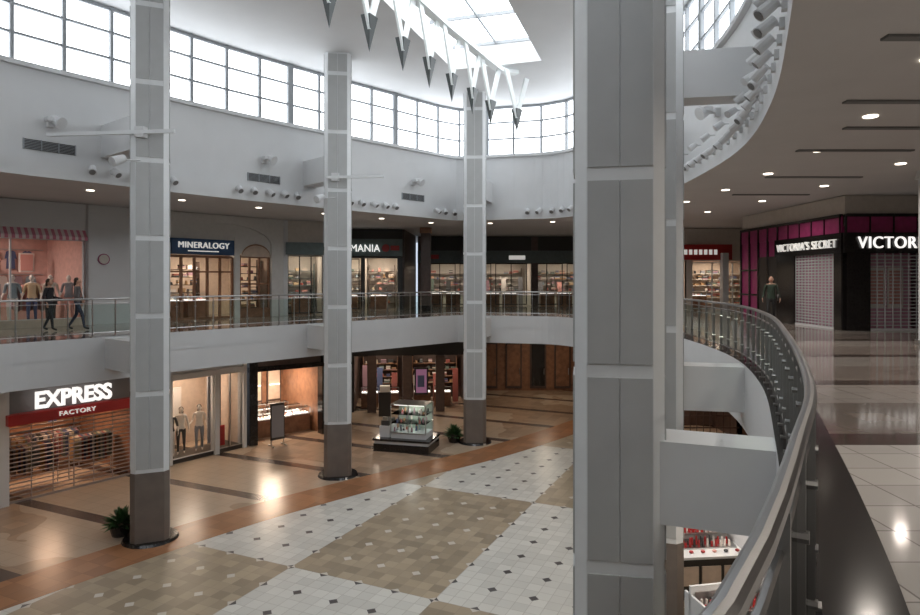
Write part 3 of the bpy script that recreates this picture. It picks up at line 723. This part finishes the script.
b.box(-.48,.93,.45,.48,.73,1.83,mat('case_back',(.4,.48,.42),.4)); b.box(-.4,.85,-.42,-.34,1.8,1.83,LITEW)
glaz(b,-.5,.95,.72,1.85,-.5,STEEL,2,.02)
b.box(-1.0,-.58,-.45,.4,.5,.95,WHITE); b.box(-.95,-.62,-.4,.35,.95,1.15,PAL[8]); b.box(-.9,-.7,-.4,-.3,1.15,1.3,STEEL)
b.light(.22,-.1,1.78,.3,9,(1,.95,.85))
b.done()
def counter(X,Y,r,w=1.5,d=1.0):
    b=MB('cosmetics_counter'); b.M=Matrix.Translation((X,Y,0))@Matrix.Rotation(r,4,'Z')
    b.box(-w/2,w/2,-d/2,d/2,0,.1,BLACK); b.box(-w/2+.04,w/2-.04,-d/2+.04,d/2-.04,.1,.85,DARK); b.box(-w/2,w/2,-d/2,d/2,.85,.9,WHITE)
    for z in (.9,1.12):
        b.box(-w/2+.1,w/2-.1,-.15+(z-.9)*1.2,.35,z,z+.03,STEEL)
        for k in range(14):
            x=-w/2+.15+k*(w-.3)/14
            for yy in (0,.12): b.cyl((x,-.08+yy+(z-.9)*1.2,z+.03),(x,-.08+yy+(z-.9)*1.2,z+.03+random.uniform(.08,.2)),.03,.02,random.choice([RED,PAL[8],PALW[2],RED]),8)
    for k in range(6): b.ball((-w/2+.2+k*(w-.4)/5,-.33,.93),(.05,.05,.03),random.choice([RED,PAL[8],PALW[0]]),8,5)
    for x in (-w/2+.02,w/2-.02): b.box(x-.02,x+.02,-d/2,d/2,.9,1.35,WHITE)
    b.box(-w/2,w/2,.4,.45,.9,1.5,WHITE); b.box(-w/2+.08,w/2-.08,.38,.4,1.0,1.4,STEEL)
    for k in range(3): b.box(-w/2+.1+k*(w-.2)/3,-w/2+.02+(k+1)*(w-.2)/3,-d/2-.005,-d/2+.03,.3,.7,WARM)
    b.light(0,-.2,2.9,.3,30,(1,.88,.75)); b.done()
counter(5.35,14.4,.1,1.7,1.1); counter(4.85,11.0,.2,1.6,1.2); counter(7.0,17.8,0)
def plant(X,Y,s):
    b=MB('potted_shrub'); b.M=Matrix.Translation((X,Y,0))
    b.cyl((0,0,0),(0,0,.28*s),.22*s,.3*s,BLACK,16); b.cyl((0,0,.27*s),(0,0,.29*s),.27*s,.27*s,SOIL,16)
    for k in range(180):
        a=random.uniform(0,6.28); el=random.uniform(.05,1.5); l=s*random.uniform(.3,.6)
        d=Vector((math.cos(a)*math.cos(el),math.sin(a)*math.cos(el),math.sin(el))); o=Vector((0,0,.26*s)); q=o+d*l; t=d.cross(Vector((0,0,1))).normalized()*.05*s
        m=o+d*l*.6; b.face([tuple(o+d*l*.2),tuple(m+t),tuple(q+Vector((0,0,-.06*s))),tuple(m-t)],GREEN)
    b.done()
plant(-9.05,17.35,1.0); plant(-.25,27.3,1.0)
# ---------------------------------------------------------------- people
figure('shopper',(-12.25,20.8,UF),1.9,1.66,mat('coat_grey',(.12,.11,.11),.8),mat('jeans',(.05,.06,.1),.8),SKINM,HAIRM,1.0,(.8,.1),True)
figure('shopper',(-12.9,20.4,UF),1.6,1.62,mat('coat_black',(.02,.02,.025),.8),mat('trousers_dark',(.03,.03,.035),.8),SKINM,HAIRM,.8,(.2,.9),True)
figure('shopper',(11.15,23.3,UF),-.4,1.72,mat('jacket_green',(.03,.05,.035),.8),mat('trousers_black',(.02,.02,.02),.8),SKINM,HAIRM,.6,(.3,.3),True)
# ---------------------------------------------------------------- world
w=bpy.data.worlds.new('World'); sc.world=w; w.use_nodes=True
w.node_tree.nodes['Background'].inputs[0].default_value=(.75,.85,1,1); w.node_tree.nodes['Background'].inputs[1].default_value=1.0
# ---------------------------------------------------------------- camera
cd=bpy.data.cameras.new('camera'); co=bpy.data.objects.new('camera',cd); sc.collection.objects.link(co)
co.location=(0,0,EYE); co.rotation_euler=(math.pi/2,0,0)
cd.sensor_width=36; cd.lens=36*F/920; cd.shift_y=-(307.5-HZ)/920; cd.clip_start=.05; cd.clip_end=200
sc.camera=co
